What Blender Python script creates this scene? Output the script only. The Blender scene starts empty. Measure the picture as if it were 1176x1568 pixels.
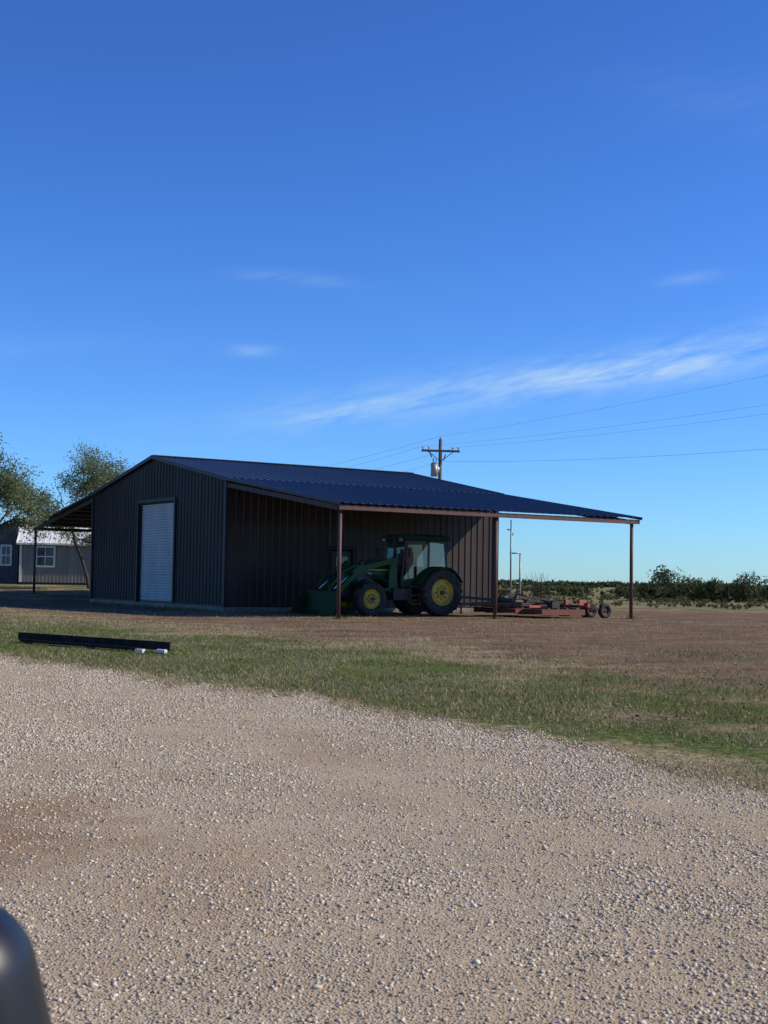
import bpy, math, numpy as np
from mathutils import Vector, Matrix
rng=np.random.default_rng(7)
scene=bpy.context.scene
COL=scene.collection
# ---------------------------------------------------------------- frames
EX=np.array([.845,.535]); GX=np.array([-.535,.845]); P1=np.array([-1.36,42.3])
ANG=math.atan2(.535,.845)
def W(e,g): return P1+EX*e+GX*g
def sstep(t): 
    t=np.clip(t,0,1); return t*t*(3-2*t)
def gh(x,y):
    return .7*sstep((y-58)/22.)*sstep((-x-8)/8.)
def vnoise(x,y,seed=0):
    x=np.asarray(x,float);y=np.asarray(y,float)
    xi=np.floor(x).astype(np.int64);yi=np.floor(y).astype(np.int64)
    fx=x-xi;fy=y-yi
    def h(a,b):
        n=(a*374761393+b*668265263+seed*1442695041)&0x7fffffff
        n=((n^(n>>13))*1274126177)&0x7fffffff
        return ((n^(n>>16))&0xffff)/65535.
    fx=fx*fx*(3-2*fx);fy=fy*fy*(3-2*fy)
    return (h(xi,yi)*(1-fx)+h(xi+1,yi)*fx)*(1-fy)+(h(xi,yi+1)*(1-fx)+h(xi+1,yi+1)*fx)*fy
def fbm(x,y,seed=0,o=3):
    s=0;a=.5;t=0
    for i in range(o):
        s=s+a*vnoise(x*2**i,y*2**i,seed+i*17);t+=a;a*=.5
    return s/t
EXS=np.array([-40,-16,-10,-5.5,-2.6,-.56,.85,1.83,2.37,5,9,14]);EYS=np.array([64,34,26.5,19.8,16.0,13.8,11.1,9.14,8.34,4.6,-1,-8.5])
def fedge(x):
    x=np.asarray(x,float)
    return np.interp(x,EXS,EYS)
def fedge_j(x):
    x=np.asarray(x,float)
    return fedge(x)+(fbm(x*1.3,x*0+3.3,5)-.5)*2.3+(fbm(x*6,x*0+9,8)-.5)*1.3
def track(x,y):
    q=fedge(x)-y
    w_=q+.5*(fbm(x*.4,y*.4,91)-.5)
    return np.exp(-((w_-2.3)/.5)**2)+np.exp(-((w_-4.3)/.55)**2)+.8*np.exp(-((w_-7.6)/.6)**2)
# ---------------------------------------------------------------- materials
def newmat(name):
    m=bpy.data.materials.new(name);m.use_nodes=True
    nt=m.node_tree
    return m,nt,nt.nodes['Principled BSDF']
def setc(s,c): s.default_value=(c[0],c[1],c[2],1)
def mat(name,c1,c2=None,scale=4,rough=.6,metal=0,bump=0,bscale=60,spec=.5,stretch=(1,1,1),detail=4,coat=0):
    m,nt,b=newmat(name);N=nt.nodes;L=nt.links
    b.inputs['Roughness'].default_value=rough;b.inputs['Metallic'].default_value=metal
    b.inputs['Specular IOR Level'].default_value=spec
    b.inputs['Coat Weight'].default_value=coat
    setc(b.inputs['Base Color'],c1)
    tc=N.new('ShaderNodeTexCoord');mp=N.new('ShaderNodeMapping');mp.inputs['Scale'].default_value=stretch
    L.new(tc.outputs['Object'],mp.inputs['Vector'])
    if c2 is not None:
        n=N.new('ShaderNodeTexNoise');n.inputs['Scale'].default_value=scale;n.inputs['Detail'].default_value=detail
        L.new(mp.outputs[0],n.inputs['Vector'])
        r=N.new('ShaderNodeValToRGB');r.color_ramp.elements[0].position=.38;r.color_ramp.elements[1].position=.66
        r.color_ramp.elements[0].color=(*c1,1);r.color_ramp.elements[1].color=(*c2,1)
        L.new(n.outputs['Fac'],r.inputs[0]);L.new(r.outputs[0],b.inputs['Base Color'])
    if bump>0:
        n=N.new('ShaderNodeTexNoise');n.inputs['Scale'].default_value=bscale;n.inputs['Detail'].default_value=3
        L.new(mp.outputs[0],n.inputs['Vector'])
        bp=N.new('ShaderNodeBump');bp.inputs['Strength'].default_value=bump;bp.inputs['Distance'].default_value=.02
        L.new(n.outputs['Fac'],bp.inputs['Height']);L.new(bp.outputs[0],b.inputs['Normal'])
    return m
def islandmat(name,stops,rough=.9,trans=0,noise=None):
    m,nt,b=newmat(name);N=nt.nodes;L=nt.links
    g=N.new('ShaderNodeNewGeometry');r=N.new('ShaderNodeValToRGB')
    cr=r.color_ramp
    cr.elements[0].position=stops[0][0];cr.elements[0].color=(*stops[0][1],1)
    cr.elements[1].position=stops[-1][0];cr.elements[1].color=(*stops[-1][1],1)
    for p,c in stops[1:-1]:
        e=cr.elements.new(p);e.color=(*c,1)
    L.new(g.outputs['Random Per Island'],r.inputs[0]);L.new(r.outputs[0],b.inputs['Base Color'])
    b.inputs['Roughness'].default_value=rough;b.inputs['Specular IOR Level'].default_value=.12
    if trans>0:
        t=N.new('ShaderNodeBsdfTranslucent');L.new(r.outputs[0],t.inputs['Color'])
        mx=N.new('ShaderNodeMixShader');mx.inputs[0].default_value=trans
        out=N['Material Output']
        L.new(b.outputs[0],mx.inputs[1]);L.new(t.outputs[0],mx.inputs[2]);L.new(mx.outputs[0],out.inputs['Surface'])
    return m
M={}
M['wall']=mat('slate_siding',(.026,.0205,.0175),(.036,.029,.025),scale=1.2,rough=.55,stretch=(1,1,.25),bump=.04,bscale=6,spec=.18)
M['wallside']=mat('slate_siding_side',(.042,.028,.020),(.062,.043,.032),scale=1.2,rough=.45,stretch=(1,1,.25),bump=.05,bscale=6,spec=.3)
M['roof']=mat('roof_metal_sky_tint',(.028,.047,.084),(.037,.060,.104),scale=.5,rough=.45,spec=.5,bump=.02,bscale=3)  # blue of the reflected sky is put into the base colour
M['trim']=mat('dark_trim',(.022,.020,.019),rough=.5,spec=.3)
M['rust']=mat('red_oxide_steel',(.11,.048,.034),(.08,.036,.026),scale=5,rough=.65,bump=.1)
M['rustd']=mat('dark_oxide_steel',(.045,.025,.02),(.07,.04,.03),scale=4,rough=.7)
M['conc']=mat('concrete',(.17,.145,.115),(.26,.225,.185),scale=3,rough=.9,bump=.2)
M['door']=mat('white_rollup',(.42,.43,.42),(.50,.51,.49),scale=2,rough=.45,stretch=(1,1,.3))
M['black']=mat('black_paint',(.012,.012,.013),(.03,.027,.025),scale=6,rough=.45)
M['blackm']=mat('weathered_black_steel',(.009,.008,.008),(.022,.018,.016),scale=6,rough=.8,spec=.15)
M['rubber']=mat('tire_rubber',(.018,.017,.016),(.06,.048,.036),scale=9,rough=.85,bump=.2)
M['green']=mat('tractor_green',(.006,.072,.012),(.016,.062,.019),scale=7,rough=.5,coat=.05,spec=.3)
M['greend']=mat('dark_green',(.004,.038,.009),(.014,.036,.015),scale=7,rough=.6,spec=.2)
M['yellow']=mat('wheel_yellow',(.66,.42,.025),(.44,.29,.06),scale=6,rough=.55)
M['iron']=mat('dark_iron',(.022,.021,.019),(.055,.042,.033),scale=9,rough=.65,bump=.2)
M['red']=mat('faded_red_paint',(.20,.045,.03),(.12,.065,.042),scale=5,rough=.75,bump=.15)
M['redb']=mat('orange_paint',(.48,.10,.05),(.36,.10,.055),scale=8,rough=.6)
M['chrome']=mat('cylinder_chrome',(.6,.6,.6),rough=.25,metal=1)
M['white']=mat('white_paint',(.74,.74,.71),(.64,.64,.60),scale=4,rough=.5)
M['galv']=mat('galvanized',(.36,.37,.37),(.26,.26,.26),scale=6,rough=.5,metal=.3)
M['wood']=mat('pole_wood',(.08,.056,.042),(.14,.10,.075),scale=8,rough=.9,stretch=(4,4,.4),bump=.3)
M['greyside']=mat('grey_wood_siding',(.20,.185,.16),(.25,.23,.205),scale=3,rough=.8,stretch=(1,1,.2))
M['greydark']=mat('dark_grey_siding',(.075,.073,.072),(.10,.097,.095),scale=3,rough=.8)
M['bark']=mat('mesquite_bark',(.05,.038,.03),(.10,.08,.062),scale=12,rough=.95,bump=.5)
M['plastic']=mat('black_plastic',(.008,.009,.010),rough=.4,bump=.02,bscale=300,spec=.4)
M['mwhite']=mat('winglass_dark',(.03,.035,.04),rough=.08)
def glassmat(name,tint,fac):
    m,nt,b=newmat(name);N=nt.nodes;L=nt.links
    t=N.new('ShaderNodeBsdfTransparent');setc(t.inputs[0],tint)
    gl=N.new('ShaderNodeBsdfGlossy');gl.inputs['Roughness'].default_value=.03
    mx=N.new('ShaderNodeMixShader');mx.inputs[0].default_value=fac
    L.new(t.outputs[0],mx.inputs[1]);L.new(gl.outputs[0],mx.inputs[2]);L.new(mx.outputs[0],N['Material Output'].inputs['Surface'])
    return m
M['glass']=glassmat('cab_glass',(.72,.80,.76),.12)
# ---------------------------------------------------------------- builder
class B:
    def __init__(s): s.v=[];s.f=[];s.m=[]
    def add(s,vs,fs,mi=0):
        o=len(s.v);s.v+= [tuple(map(float,p)) for p in vs];s.f+=[tuple(o+i for i in f) for f in fs];s.m+=[mi]*len(fs)
    def box(s,c,size,rot=None,mi=0):
        h=[x/2 for x in size];vs=[]
        for dx in(-1,1):
            for dy in(-1,1):
                for dz in(-1,1):
                    p=Vector((dx*h[0],dy*h[1],dz*h[2]))
                    if rot is not None:p=rot@p
                    vs.append(p+Vector(c))
        s.add(vs,[(0,1,3,2),(4,6,7,5),(0,4,5,1),(2,3,7,6),(0,2,6,4),(1,5,7,3)],mi)
    def bar(s,a,b,w,h,mi=0,up=(0,0,1)):
        a=Vector(a);b=Vector(b);d=b-a;l=d.length;d.normalize();u=Vector(up)
        y=u.cross(d)
        if y.length<1e-4:y=Vector((0,1,0)).cross(d)
        y.normalize();z=d.cross(y)
        R=Matrix((d,y,z)).transposed()
        s.box((a+b)/2,(l,w,h),R,mi)
    def cyl(s,a,b,r1,r2=None,n=12,mi=0,cap=True):
        if r2 is None:r2=r1
        a=Vector(a);b=Vector(b);d=(b-a).normalized()
        x=d.orthogonal().normalized();y=d.cross(x)
        vs=[a+(x*math.cos(t)+y*math.sin(t))*r1 for t in [2*math.pi*i/n for i in range(n)]]
        vs+=[b+(x*math.cos(t)+y*math.sin(t))*r2 for t in [2*math.pi*i/n for i in range(n)]]
        fs=[(i,(i+1)%n,n+(i+1)%n,n+i) for i in range(n)]
        if cap:fs+=[tuple(range(n-1,-1,-1)),tuple(range(n,2*n))]
        s.add(vs,fs,mi)
    def tube(s,pts,rs,n=6,mi=0):
        pts=[Vector(p) for p in pts];vs=[];fs=[]
        for i,p in enumerate(pts):
            d=(pts[min(i+1,len(pts)-1)]-pts[max(i-1,0)]).normalized()
            x=d.cross(Vector((.3,.9,.2))).normalized();y=d.cross(x)
            for k in range(n):
                t=2*math.pi*k/n;vs.append(p+(x*math.cos(t)+y*math.sin(t))*rs[i])
        for i in range(len(pts)-1):
            for k in range(n):
                fs.append((i*n+k,i*n+(k+1)%n,(i+1)*n+(k+1)%n,(i+1)*n+k))
        s.add(vs,fs,mi)
    def lathe(s,prof,c,n=40,mi=0,flip=1):
        vs=[];fs=[];k=len(prof)
        for i in range(n):
            t=2*math.pi*i/n
            for r,y in prof: vs.append((c[0]+r*math.cos(t),c[1]+flip*y,c[2]+r*math.sin(t)))
        for i in range(n):
            j=(i+1)%n
            for q in range(k-1): fs.append((i*k+q,i*k+q+1,j*k+q+1,j*k+q))
        s.add(vs,fs,mi)
    def prism(s,poly,y0,y1,mi=0,taper=None):
        n=len(poly)
        vs=[(x,y0,z) for x,z in poly]+[(x,y1,z) for x,z in poly]
        fs=[(i,(i+1)%n,n+(i+1)%n,n+i) for i in range(n)]+[tuple(range(n-1,-1,-1)),tuple(range(n,2*n))]
        s.add(vs,fs,mi)
    def obj(s,name,mats,parent=None,bevel=0,smooth=False,loc=None,seg=2):
        me=bpy.data.meshes.new(name);me.from_pydata(s.v,[],s.f)
        if not isinstance(mats,(list,tuple)):mats=[mats]
        for m in mats:me.materials.append(m)
        me.polygons.foreach_set('material_index',s.m)
        if smooth: me.polygons.foreach_set('use_smooth',[True]*len(s.f))
        me.update()
        o=bpy.data.objects.new(name,me);COL.objects.link(o)
        if parent:o.parent=parent
        if loc is not None:o.location=loc
        if bevel>0:
            b=o.modifiers.new('bevel','BEVEL');b.width=bevel;b.segments=seg;b.limit_method='ANGLE';b.angle_limit=math.radians(35)
        if smooth:
            try:
                with bpy.context.temp_override(object=o,active_object=o,selected_objects=[o],selected_editable_objects=[o]):
                    bpy.ops.object.shade_auto_smooth(angle=math.radians(38))
            except Exception: pass
        return o
def empty(name,loc,rz=0):
    o=bpy.data.objects.new(name,None);COL.objects.link(o);o.location=loc;o.rotation_euler=(0,0,rz);o.empty_display_size=.5
    return o
def npmesh(name,V,F,mt,parent=None,smooth=False):
    me=bpy.data.meshes.new(name);k=F.shape[1]
    me.vertices.add(len(V));me.vertices.foreach_set('co',V.astype(np.float32).ravel())
    me.loops.add(F.size);me.loops.foreach_set('vertex_index',F.astype(np.int32).ravel())
    me.polygons.add(len(F));me.polygons.foreach_set('loop_start',np.arange(0,F.size,k,dtype=np.int32))
    try: me.polygons.foreach_set('loop_total',np.full(len(F),k,dtype=np.int32))
    except Exception: pass
    me.update(calc_edges=True);me.validate()
    if smooth: me.polygons.foreach_set('use_smooth',[True]*len(F))
    me.materials.append(mt)
    o=bpy.data.objects.new(name,me);COL.objects.link(o)
    if parent:o.parent=parent
    return o
# ---------------------------------------------------------------- ground
def green_at(x,y):
    q=y-fedge(x)
    g=sstep(q/1.0)*(1-sstep((q-7)/10.))*(1-.35*sstep((x+.2)/2.5))
    g=g+.5*np.exp(-((y-24)/2.)**2-((x-7)/2.5)**2)
    g=g+.6*sstep((y-60)/14.)
    return np.clip(g,0,1)
def dry_at(x,y):
    q=y-fedge(x)
    rt=1-.6*sstep((x-.5)/3.)
    d=1.*np.exp(-(q/1.6)**2)+.5*(1-sstep((q-9)/12.))*rt+.14
    far=sstep((y-56)/14.)
    d=np.maximum(d,.5*far)
    return np.clip(d,0,1)
xs=np.concatenate([[-6000,-2500,-1000,-500,-250,-120,-70],np.arange(-45,45.1,.5),[60,90,150,300,600,1200,2500,6000]])
ys=np.concatenate([[-200,-60,-20],np.arange(-6,95.1,.5),[105,120,150,200,300,450,700,1200,2500,6500]])
XX,YY=np.meshgrid(xs,ys,indexing='ij')
ZZ=gh(XX,YY)
V=np.stack([XX.ravel(),YY.ravel(),ZZ.ravel()],1)
nx,ny=XX.shape
ii,jj=np.meshgrid(np.arange(nx-1),np.arange(ny-1),indexing='ij')
a=(ii*ny+jj).ravel();F=np.stack([a,a+ny,a+ny+1,a+1],1)
m,nt,b=newmat('field_ground');N=nt.nodes;L=nt.links
b.inputs['Roughness'].default_value=.95;b.inputs['Specular IOR Level'].default_value=.05
tc=N.new('ShaderNodeTexCoord')
def noise(scale,detail=5,vec=None,rough=.55,nt_=None,dist=0):
    n=N.new('ShaderNodeTexNoise');n.inputs['Scale'].default_value=scale;n.inputs['Detail'].default_value=detail;n.inputs['Roughness'].default_value=rough;n.inputs['Distortion'].default_value=dist
    L.new(vec or tc.outputs['Object'],n.inputs['Vector']);return n.outputs['Fac']
def ramp(fac,stops):
    r=N.new('ShaderNodeValToRGB');cr=r.color_ramp
    def c4(c): return (c,c,c,1) if not hasattr(c,'__len__') else (*c,1)
    cr.elements[0].position=stops[0][0];cr.elements[0].color=c4(stops[0][1])
    cr.elements[1].position=stops[-1][0];cr.elements[1].color=c4(stops[-1][1])
    for p,c in stops[1:-1]:
        e=cr.elements.new(p);e.color=c4(c)
    L.new(fac,r.inputs[0]);return r.outputs[0]
def mth(op,a_,b_=None,c_=None,clamp=False):
    n=N.new('ShaderNodeMath');n.operation=op;n.use_clamp=clamp
    for i,v in enumerate((a_,b_,c_)):
        if v is None: continue
        if isinstance(v,(int,float)): n.inputs[i].default_value=v
        else: L.new(v,n.inputs[i])
    return n.outputs[0]
def mixc(fac,a_,b_,mode='MIX'):
    n=N.new('ShaderNodeMix');n.data_type='RGBA';n.blend_type=mode
    if isinstance(fac,(int,float)): n.inputs[0].default_value=fac
    else:L.new(fac,n.inputs[0])
    for s,v in((6,a_),(7,b_)):
        if isinstance(v,tuple): n.inputs[s].default_value=(*v,1)
        else:L.new(v,n.inputs[s])
    return n.outputs[2]
def attr(name):
    n=N.new('ShaderNodeAttribute');n.attribute_name=name;return n.outputs['Fac']
nbig=noise(.28,4,rough=.6,dist=.5)
soil=ramp(noise(.6,6),[(.3,(.120,.070,.040)),(.55,(.20,.127,.076)),(.75,(.29,.20,.125))])
nmid=noise(9,4,rough=.7)
soil=mixc(ramp(nmid,[(.45,0),(.7,.6)]),soil,(.31,.225,.145))
dryc=ramp(nmid,[(.3,(.20,.15,.075)),(.5,(.34,.27,.145)),(.7,(.50,.41,.25))])
n2=noise(.8,5,rough=.65,dist=.3);n3=noise(5,4,rough=.7)
grnc=ramp(nmid,[(.3,(.05,.075,.016)),(.5,(.105,.14,.034)),(.7,(.24,.245,.085))])
n1=noise(1.1,5,rough=.65)
dm=mth('MULTIPLY_ADD',attr('dry'),.75,mth('MULTIPLY_ADD',n1,1.1,mth('MULTIPLY_ADD',n3,.9,mth('MULTIPLY_ADD',nbig,1.0,-1.68))))
dm=ramp(dm,[(.02,0),(.28,1)])
gm=mth('MULTIPLY_ADD',attr('green'),.8,mth('MULTIPLY_ADD',n2,1.2,mth('MULTIPLY_ADD',n3,.9,mth('MULTIPLY_ADD',nbig,-1.0,-.90))))
gm=ramp(gm,[(.02,0),(.26,.95)])
c=mixc(dm,soil,dryc);c=mixc(gm,c,grnc)
L.new(c,b.inputs['Base Color'])
hh=mth('ADD',n3,mth('MULTIPLY',noise(22,4,rough=.75),.45))
bp=N.new('ShaderNodeBump');bp.inputs['Strength'].default_value=1.;bp.inputs['Distance'].default_value=.12
L.new(hh,bp.inputs['Height']);L.new(bp.outputs[0],b.inputs['Normal'])
g=npmesh('ground',V,F,m,smooth=True)
for nm,fn in(('green',green_at),('dry',dry_at)):
    at=g.data.attributes.new(nm,'FLOAT','POINT');at.data.foreach_set('value',fn(XX,YY).ravel().astype(np.float32))
# ---------------------------------------------------------------- gravel road
gx=np.concatenate([np.arange(-40,-12,.3),np.arange(-12,9,.05),np.arange(9,13,.3)])
rows=np.linspace(0,1,90)
ye=fedge_j(gx)
GXm=np.repeat(gx[:,None],len(rows),1);GYm=-12+(ye[:,None]+12)*rows[None,:]
TR=np.clip(track(GXm,GYm),0,1)
GZ=gh(GXm,GYm)+.006
V=np.stack([GXm.ravel(),GYm.ravel(),GZ.ravel()],1)
nx,ny=GXm.shape
ii,jj=np.meshgrid(np.arange(nx-1),np.arange(ny-1),indexing='ij')
a=(ii*ny+jj).ravel();F=np.stack([a,a+ny,a+ny+1,a+1],1)
m,nt,b=newmat('gravel_surface');N=nt.nodes;L=nt.links
b.inputs['Roughness'].default_value=.95;b.inputs['Specular IOR Level'].default_value=.05
tc=N.new('ShaderNodeTexCoord')
dust=ramp(noise(.55,6,rough=.6,dist=.4),[(.3,(.47,.355,.225)),(.5,(.59,.47,.315)),(.72,(.65,.545,.39))])
dust=mixc(mth('MULTIPLY',attr('track'),.4),dust,(.63,.485,.315))
def spot(cx,cy,rx,ry,nz):
    sp=N.new('ShaderNodeSeparateXYZ');L.new(tc.outputs['Object'],sp.inputs[0])
    dx=mth('DIVIDE',mth('SUBTRACT',sp.outputs[0],cx),rx);dy=mth('DIVIDE',mth('SUBTRACT',sp.outputs[1],cy),ry)
    d=mth('SQRT',mth('ADD',mth('MULTIPLY',dx,dx),mth('MULTIPLY',dy,dy)))
    d=mth('ADD',d,mth('MULTIPLY_ADD',nz,1.8,-.9))
    return ramp(d,[(.45,1),(1.0,0)])
nz=noise(1.7,5,rough=.65)
dust=mixc(mth('MULTIPLY',spot(-2.05,6.3,1.0,1.7,nz),.85),dust,(.33,.19,.10))
dust=mixc(mth('MULTIPLY',spot(-.75,5.6,.5,1.2,nz),.5),dust,(.49,.34,.20))
vo=N.new('ShaderNodeTexVoronoi');vo.inputs['Scale'].default_value=75;vo.inputs['Randomness'].default_value=1
L.new(tc.outputs['Object'],vo.inputs['Vector'])
sep=N.new('ShaderNodeSeparateColor');L.new(vo.outputs['Color'],sep.inputs[0])
stc=ramp(sep.outputs[0],[(0,(.29,.22,.145)),(.35,(.47,.38,.265)),(.7,(.60,.51,.385)),(1,(.71,.64,.51))])
stm=mth('MULTIPLY',ramp(vo.outputs['Distance'],[(.35,1),(.55,0)]),ramp(mth('ADD',mth('SUBTRACT',sep.outputs[1],mth('MULTIPLY',attr('track'),.12)),mth('MULTIPLY_ADD',nz,1.4,-.62)),[(.35,0),(.5,.9)]))
c=mixc(stm,dust,stc)
n130=noise(130,2,rough=.8)
c=mixc(ramp(n130,[(.37,.55),(.6,0)]),c,(.23,.165,.10))
L.new(c,b.inputs['Base Color'])
hh=mth('ADD',mth('MULTIPLY',stm,mth('SUBTRACT',1.,vo.outputs['Distance'])),mth('ADD',mth('MULTIPLY',n130,.9),mth('MULTIPLY',nz,3.)))
bp=N.new('ShaderNodeBump');bp.inputs['Strength'].default_value=1.;bp.inputs['Distance'].default_value=.013
L.new(hh,bp.inputs['Height']);L.new(bp.outputs[0],b.inputs['Normal'])
gr=npmesh('gravel_road',V,F,m)
at=gr.data.attributes.new('track','FLOAT','POINT');at.data.foreach_set('value',TR.ravel().astype(np.float32))
# stones
def make_stones(px,py,pz,r,name,mt,flat=1.):
    n=len(px)
    base=np.array([[x,y,z] for x in(-1,1) for y in(-1,1) for z in(-1,1)],float)*.72
    S=base[None]+rng.normal(0,.26,(n,8,3))
    S[:,:,2]*=(.5+.25*rng.random((n,1)))*flat
    S[:,:,0]*=.8+.6*rng.random((n,1))
    S*=r[:,None,None]
    t=rng.random(n)*2*np.pi;tl=rng.normal(0,.3,n)
    c,s=np.cos(tl)[:,None],np.sin(tl)[:,None]
    x=S[:,:,0]*c+S[:,:,2]*s;z=-S[:,:,0]*s+S[:,:,2]*c;y=S[:,:,1]
    c,s=np.cos(t)[:,None],np.sin(t)[:,None]
    X=x*c-y*s+px[:,None];Y=x*s+y*c+py[:,None];Z=z+pz[:,None]+r[:,None]*.12
    V=np.stack([X,Y,Z],2).reshape(-1,3)
    q=np.array([(0,1,3,2),(4,6,7,5),(0,4,5,1),(2,3,7,6),(0,2,6,4),(1,5,7,3)])
    F=(q[None]+8*np.arange(n)[:,None,None]).reshape(-1,4)
    return npmesh(name,V,F,mt)
NS=560000
py=3.0+19*rng.random(NS)**1.4
px=(rng.random(NS)*2-1)*(py*.33+1.3)
q=fedge_j(px)-py
dens=.28+1.5*np.clip((fbm(px*.9+20,py*.55+4,3)-.40)*4.,0,1)+.35*np.clip((fbm(px*3,py*3,31)-.5)*4,0,1)
dens*=1-.6*np.clip(track(px,py),0,1)
dens*=.8+.45*sstep((px+.3)/1.5)
sp=np.hypot((px+2.0)/1.1,(py-6.3)/1.9);dens*=np.clip(.3+sp*.9-.4,.2,1)
edge=sstep((q+.9)/1.5)
keep=(rng.random(NS)<dens*edge*.72)
px,py=px[keep],py[keep];n=len(px)
r=.0027+.0050*rng.random(n)**2.4+(rng.random(n)<.02)*.004
r*= .9+.035*py
M['stones']=islandmat('crushed_stone',[(0,(.27,.205,.135)),(.2,(.41,.33,.23)),(.5,(.53,.44,.32)),(.85,(.61,.52,.40)),(1,(.70,.63,.51))])
make_stones(px,py,gh(px,py)+.006,r,'gravel_stones',M['stones'])
NC=9000
cy=10+40*rng.random(NC)**1.3;cx=(rng.random(NC)*2-1)*(cy*.33+1.5)
k=(cy-fedge(cx)>.2)&(rng.random(NC)<np.clip((fbm(cx*.7,cy*.7,44)-.35)*4,0,1));cx,cy=cx[k],cy[k]
M['clod']=islandmat('dirt_clods',[(0,(.11,.07,.042)),(.6,(.20,.135,.082)),(1,(.32,.24,.155))])
make_stones(cx,cy,gh(cx,cy),.008+.016*rng.random(len(cx))**2,'dirt_clods',M['clod'])
# ---------------------------------------------------------------- grass blades
def blades(n,ymin,ymax,seed,name,mt,weight,h0,h1,w):
    y=ymin+(ymax-ymin)*rng.random(n)**1.35;x=(rng.random(n)*2-1)*(y*.33+1.5)
    k=rng.random(n)<weight(x,y);x,y=x[k],y[k];n=len(x)
    h=h0+(h1-h0)*rng.random(n)**2;t=rng.random(n)*np.pi;ww=w*(.6+.8*rng.random(n))*(1+y*.035)
    lx=rng.normal(0,.65,n)*h;ly=rng.normal(0,.65,n)*h
    z=gh(x,y)
    a=np.stack([x-np.cos(t)*ww,y-np.sin(t)*ww,z],1);b_=np.stack([x+np.cos(t)*ww,y+np.sin(t)*ww,z],1)
    c_=np.stack([x+lx,y+ly,z+h],1)
    V=np.stack([a,b_,c_],1).reshape(-1,3);F=np.arange(3*n).reshape(-1,3)
    return npmesh(name,V,F,mt)
def wg(x,y):
    q=y-fedge(x)
    return (q>-.3)*np.clip(green_at(x,y)*1.25*np.clip((fbm(x*.8,y*.6,61)-.40)*6,0,1)+.02,0,1)
def wd(x,y):
    q=y-fedge_j(x)
    return sstep((q+1.0)/1.1)*np.clip((dry_at(x,y)*1.05+.14)*np.clip((fbm(x*1.0,y*.8,77)-.36)*6,0,1),0,1)
M['gblade']=islandmat('grass_blades',[(0,(.07,.105,.022)),(.45,(.12,.16,.038)),(.75,(.21,.22,.066)),(1,(.37,.32,.15))],trans=.35)
M['dblade']=islandmat('dry_grass_blades',[(0,(.20,.15,.08)),(.5,(.38,.30,.165)),(1,(.58,.48,.30))],trans=.3)
blades(270000,8,48,1,'green_grass',M['gblade'],wg,.015,.07,.003)
blades(260000,8,50,2,'dry_grass',M['dblade'],wd,.015,.07,.003)
pts=[]
for (e0,g0,e1,g1,k) in((-.35,8,-.35,21.3,700),(0,7.8,12.1,7.8,250),(-.2,29.2,.3,29.2,60),(-.2,-.1,.3,.1,60),(5.8,-.1,6.3,.1,60),(11.8,-.1,12.4,.1,80)):
    t=rng.random(k);ee=e0+(e1-e0)*t+rng.normal(0,.12,k);gg=g0+(g1-g0)*t+rng.normal(0,.12,k)
    pts.append(np.stack([P1[0]+EX[0]*ee+GX[0]*gg,P1[1]+EX[1]*ee+GX[1]*gg],1))
pts=np.concatenate(pts);n=len(pts);x,y=pts.T;h=.05+.16*rng.random(n)**2;t=rng.random(n)*np.pi
a=np.stack([x-np.cos(t)*.012,y-np.sin(t)*.012,gh(x,y)],1);b_=np.stack([x+np.cos(t)*.012,y+np.sin(t)*.012,gh(x,y)],1);c_=np.stack([x+rng.normal(0,.05,n),y+rng.normal(0,.05,n),gh(x,y)+h],1)
npmesh('weeds',np.stack([a,b_,c_],1).reshape(-1,3),np.arange(3*n).reshape(-1,3),M['gblade'])
# ---------------------------------------------------------------- BARN
barn=empty('metal_barn',(P1[0],P1[1],0),ANG)
YA,YB,LEN=8.04,21.44,12.1;YM=(YA+YB)/2
ZS=.16;ZW=4.80;ZR=6.0
sl=B();sl.box((LEN/2,YM,.06),(LEN+.16,YB-YA+.16,.22));sl.obj('slab',M['conc'],barn,bevel=.015)
def ribbed(b_,org,du,length,zt,zb,nrm,pitch=.3,rh=.03,mi=0,holes=(),phase=.1):
    u=phase
    prof=[]
    while u<length-.05:
        for du_,h in((-.045,0),(-.018,rh),(.018,rh),(.045,0)): prof.append((u+du_,h))
        u+=pitch
    prof=[(a_,h_) for a_,h_ in prof if 0<a_<length]
    prof=[(0,0)]+prof+[(length,0)]
    for h in holes:
        for e in h[:2]:
            prof=[p for p in prof if abs(p[0]-e)>.05];prof+= [(e,0)]
    prof.sort()
    for (u0,h0),(u1,h1) in zip(prof[:-1],prof[1:]):
        um=(u0+u1)/2
        spans=None
        for h in holes:
            if h[0]-1e-6<=um<=h[1]+1e-6:
                spans=[(None,h[2]),(h[3],None)]
        if spans is None: spans=[(None,None)]
        for lo,hi in spans:
            def P(u_,h_,z): return (org[0]+du[0]*u_+nrm[0]*h_,org[1]+du[1]*u_+nrm[1]*h_,z)
            zl0=zb(u0) if lo is None else lo;zl1=zb(u1) if lo is None else lo
            zh0=zt(u0) if hi is None else hi;zh1=zt(u1) if hi is None else hi
            if zh0-zl0<.02: continue
            b_.add([P(u0,h0,zl0),P(u1,h1,zl1),P(u1,h1,zh1),P(u0,h0,zh0)],[(0,1,2,3)],mi)
def rz(y):
    return ZR-abs(y-YM)*(ZR-ZW)/(YM-YA)
DY0,DY1,DZ=12.6,16.2,4.14
w=B();ribbed(w,(0,YA),(0,1),YB-YA,lambda u:rz(YA+u)-.03,lambda u:ZS,(-1,0),holes=[(DY0-YA,DY1-YA,ZS,DZ)]);w.obj('gable_wall_front',M['wall'],barn)
w=B();ribbed(w,(LEN,YA),(0,1),YB-YA,lambda u:rz(YA+u)-.03,lambda u:ZS,(1,0));w.obj('gable_wall_rear',M['wall'],barn)
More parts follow.
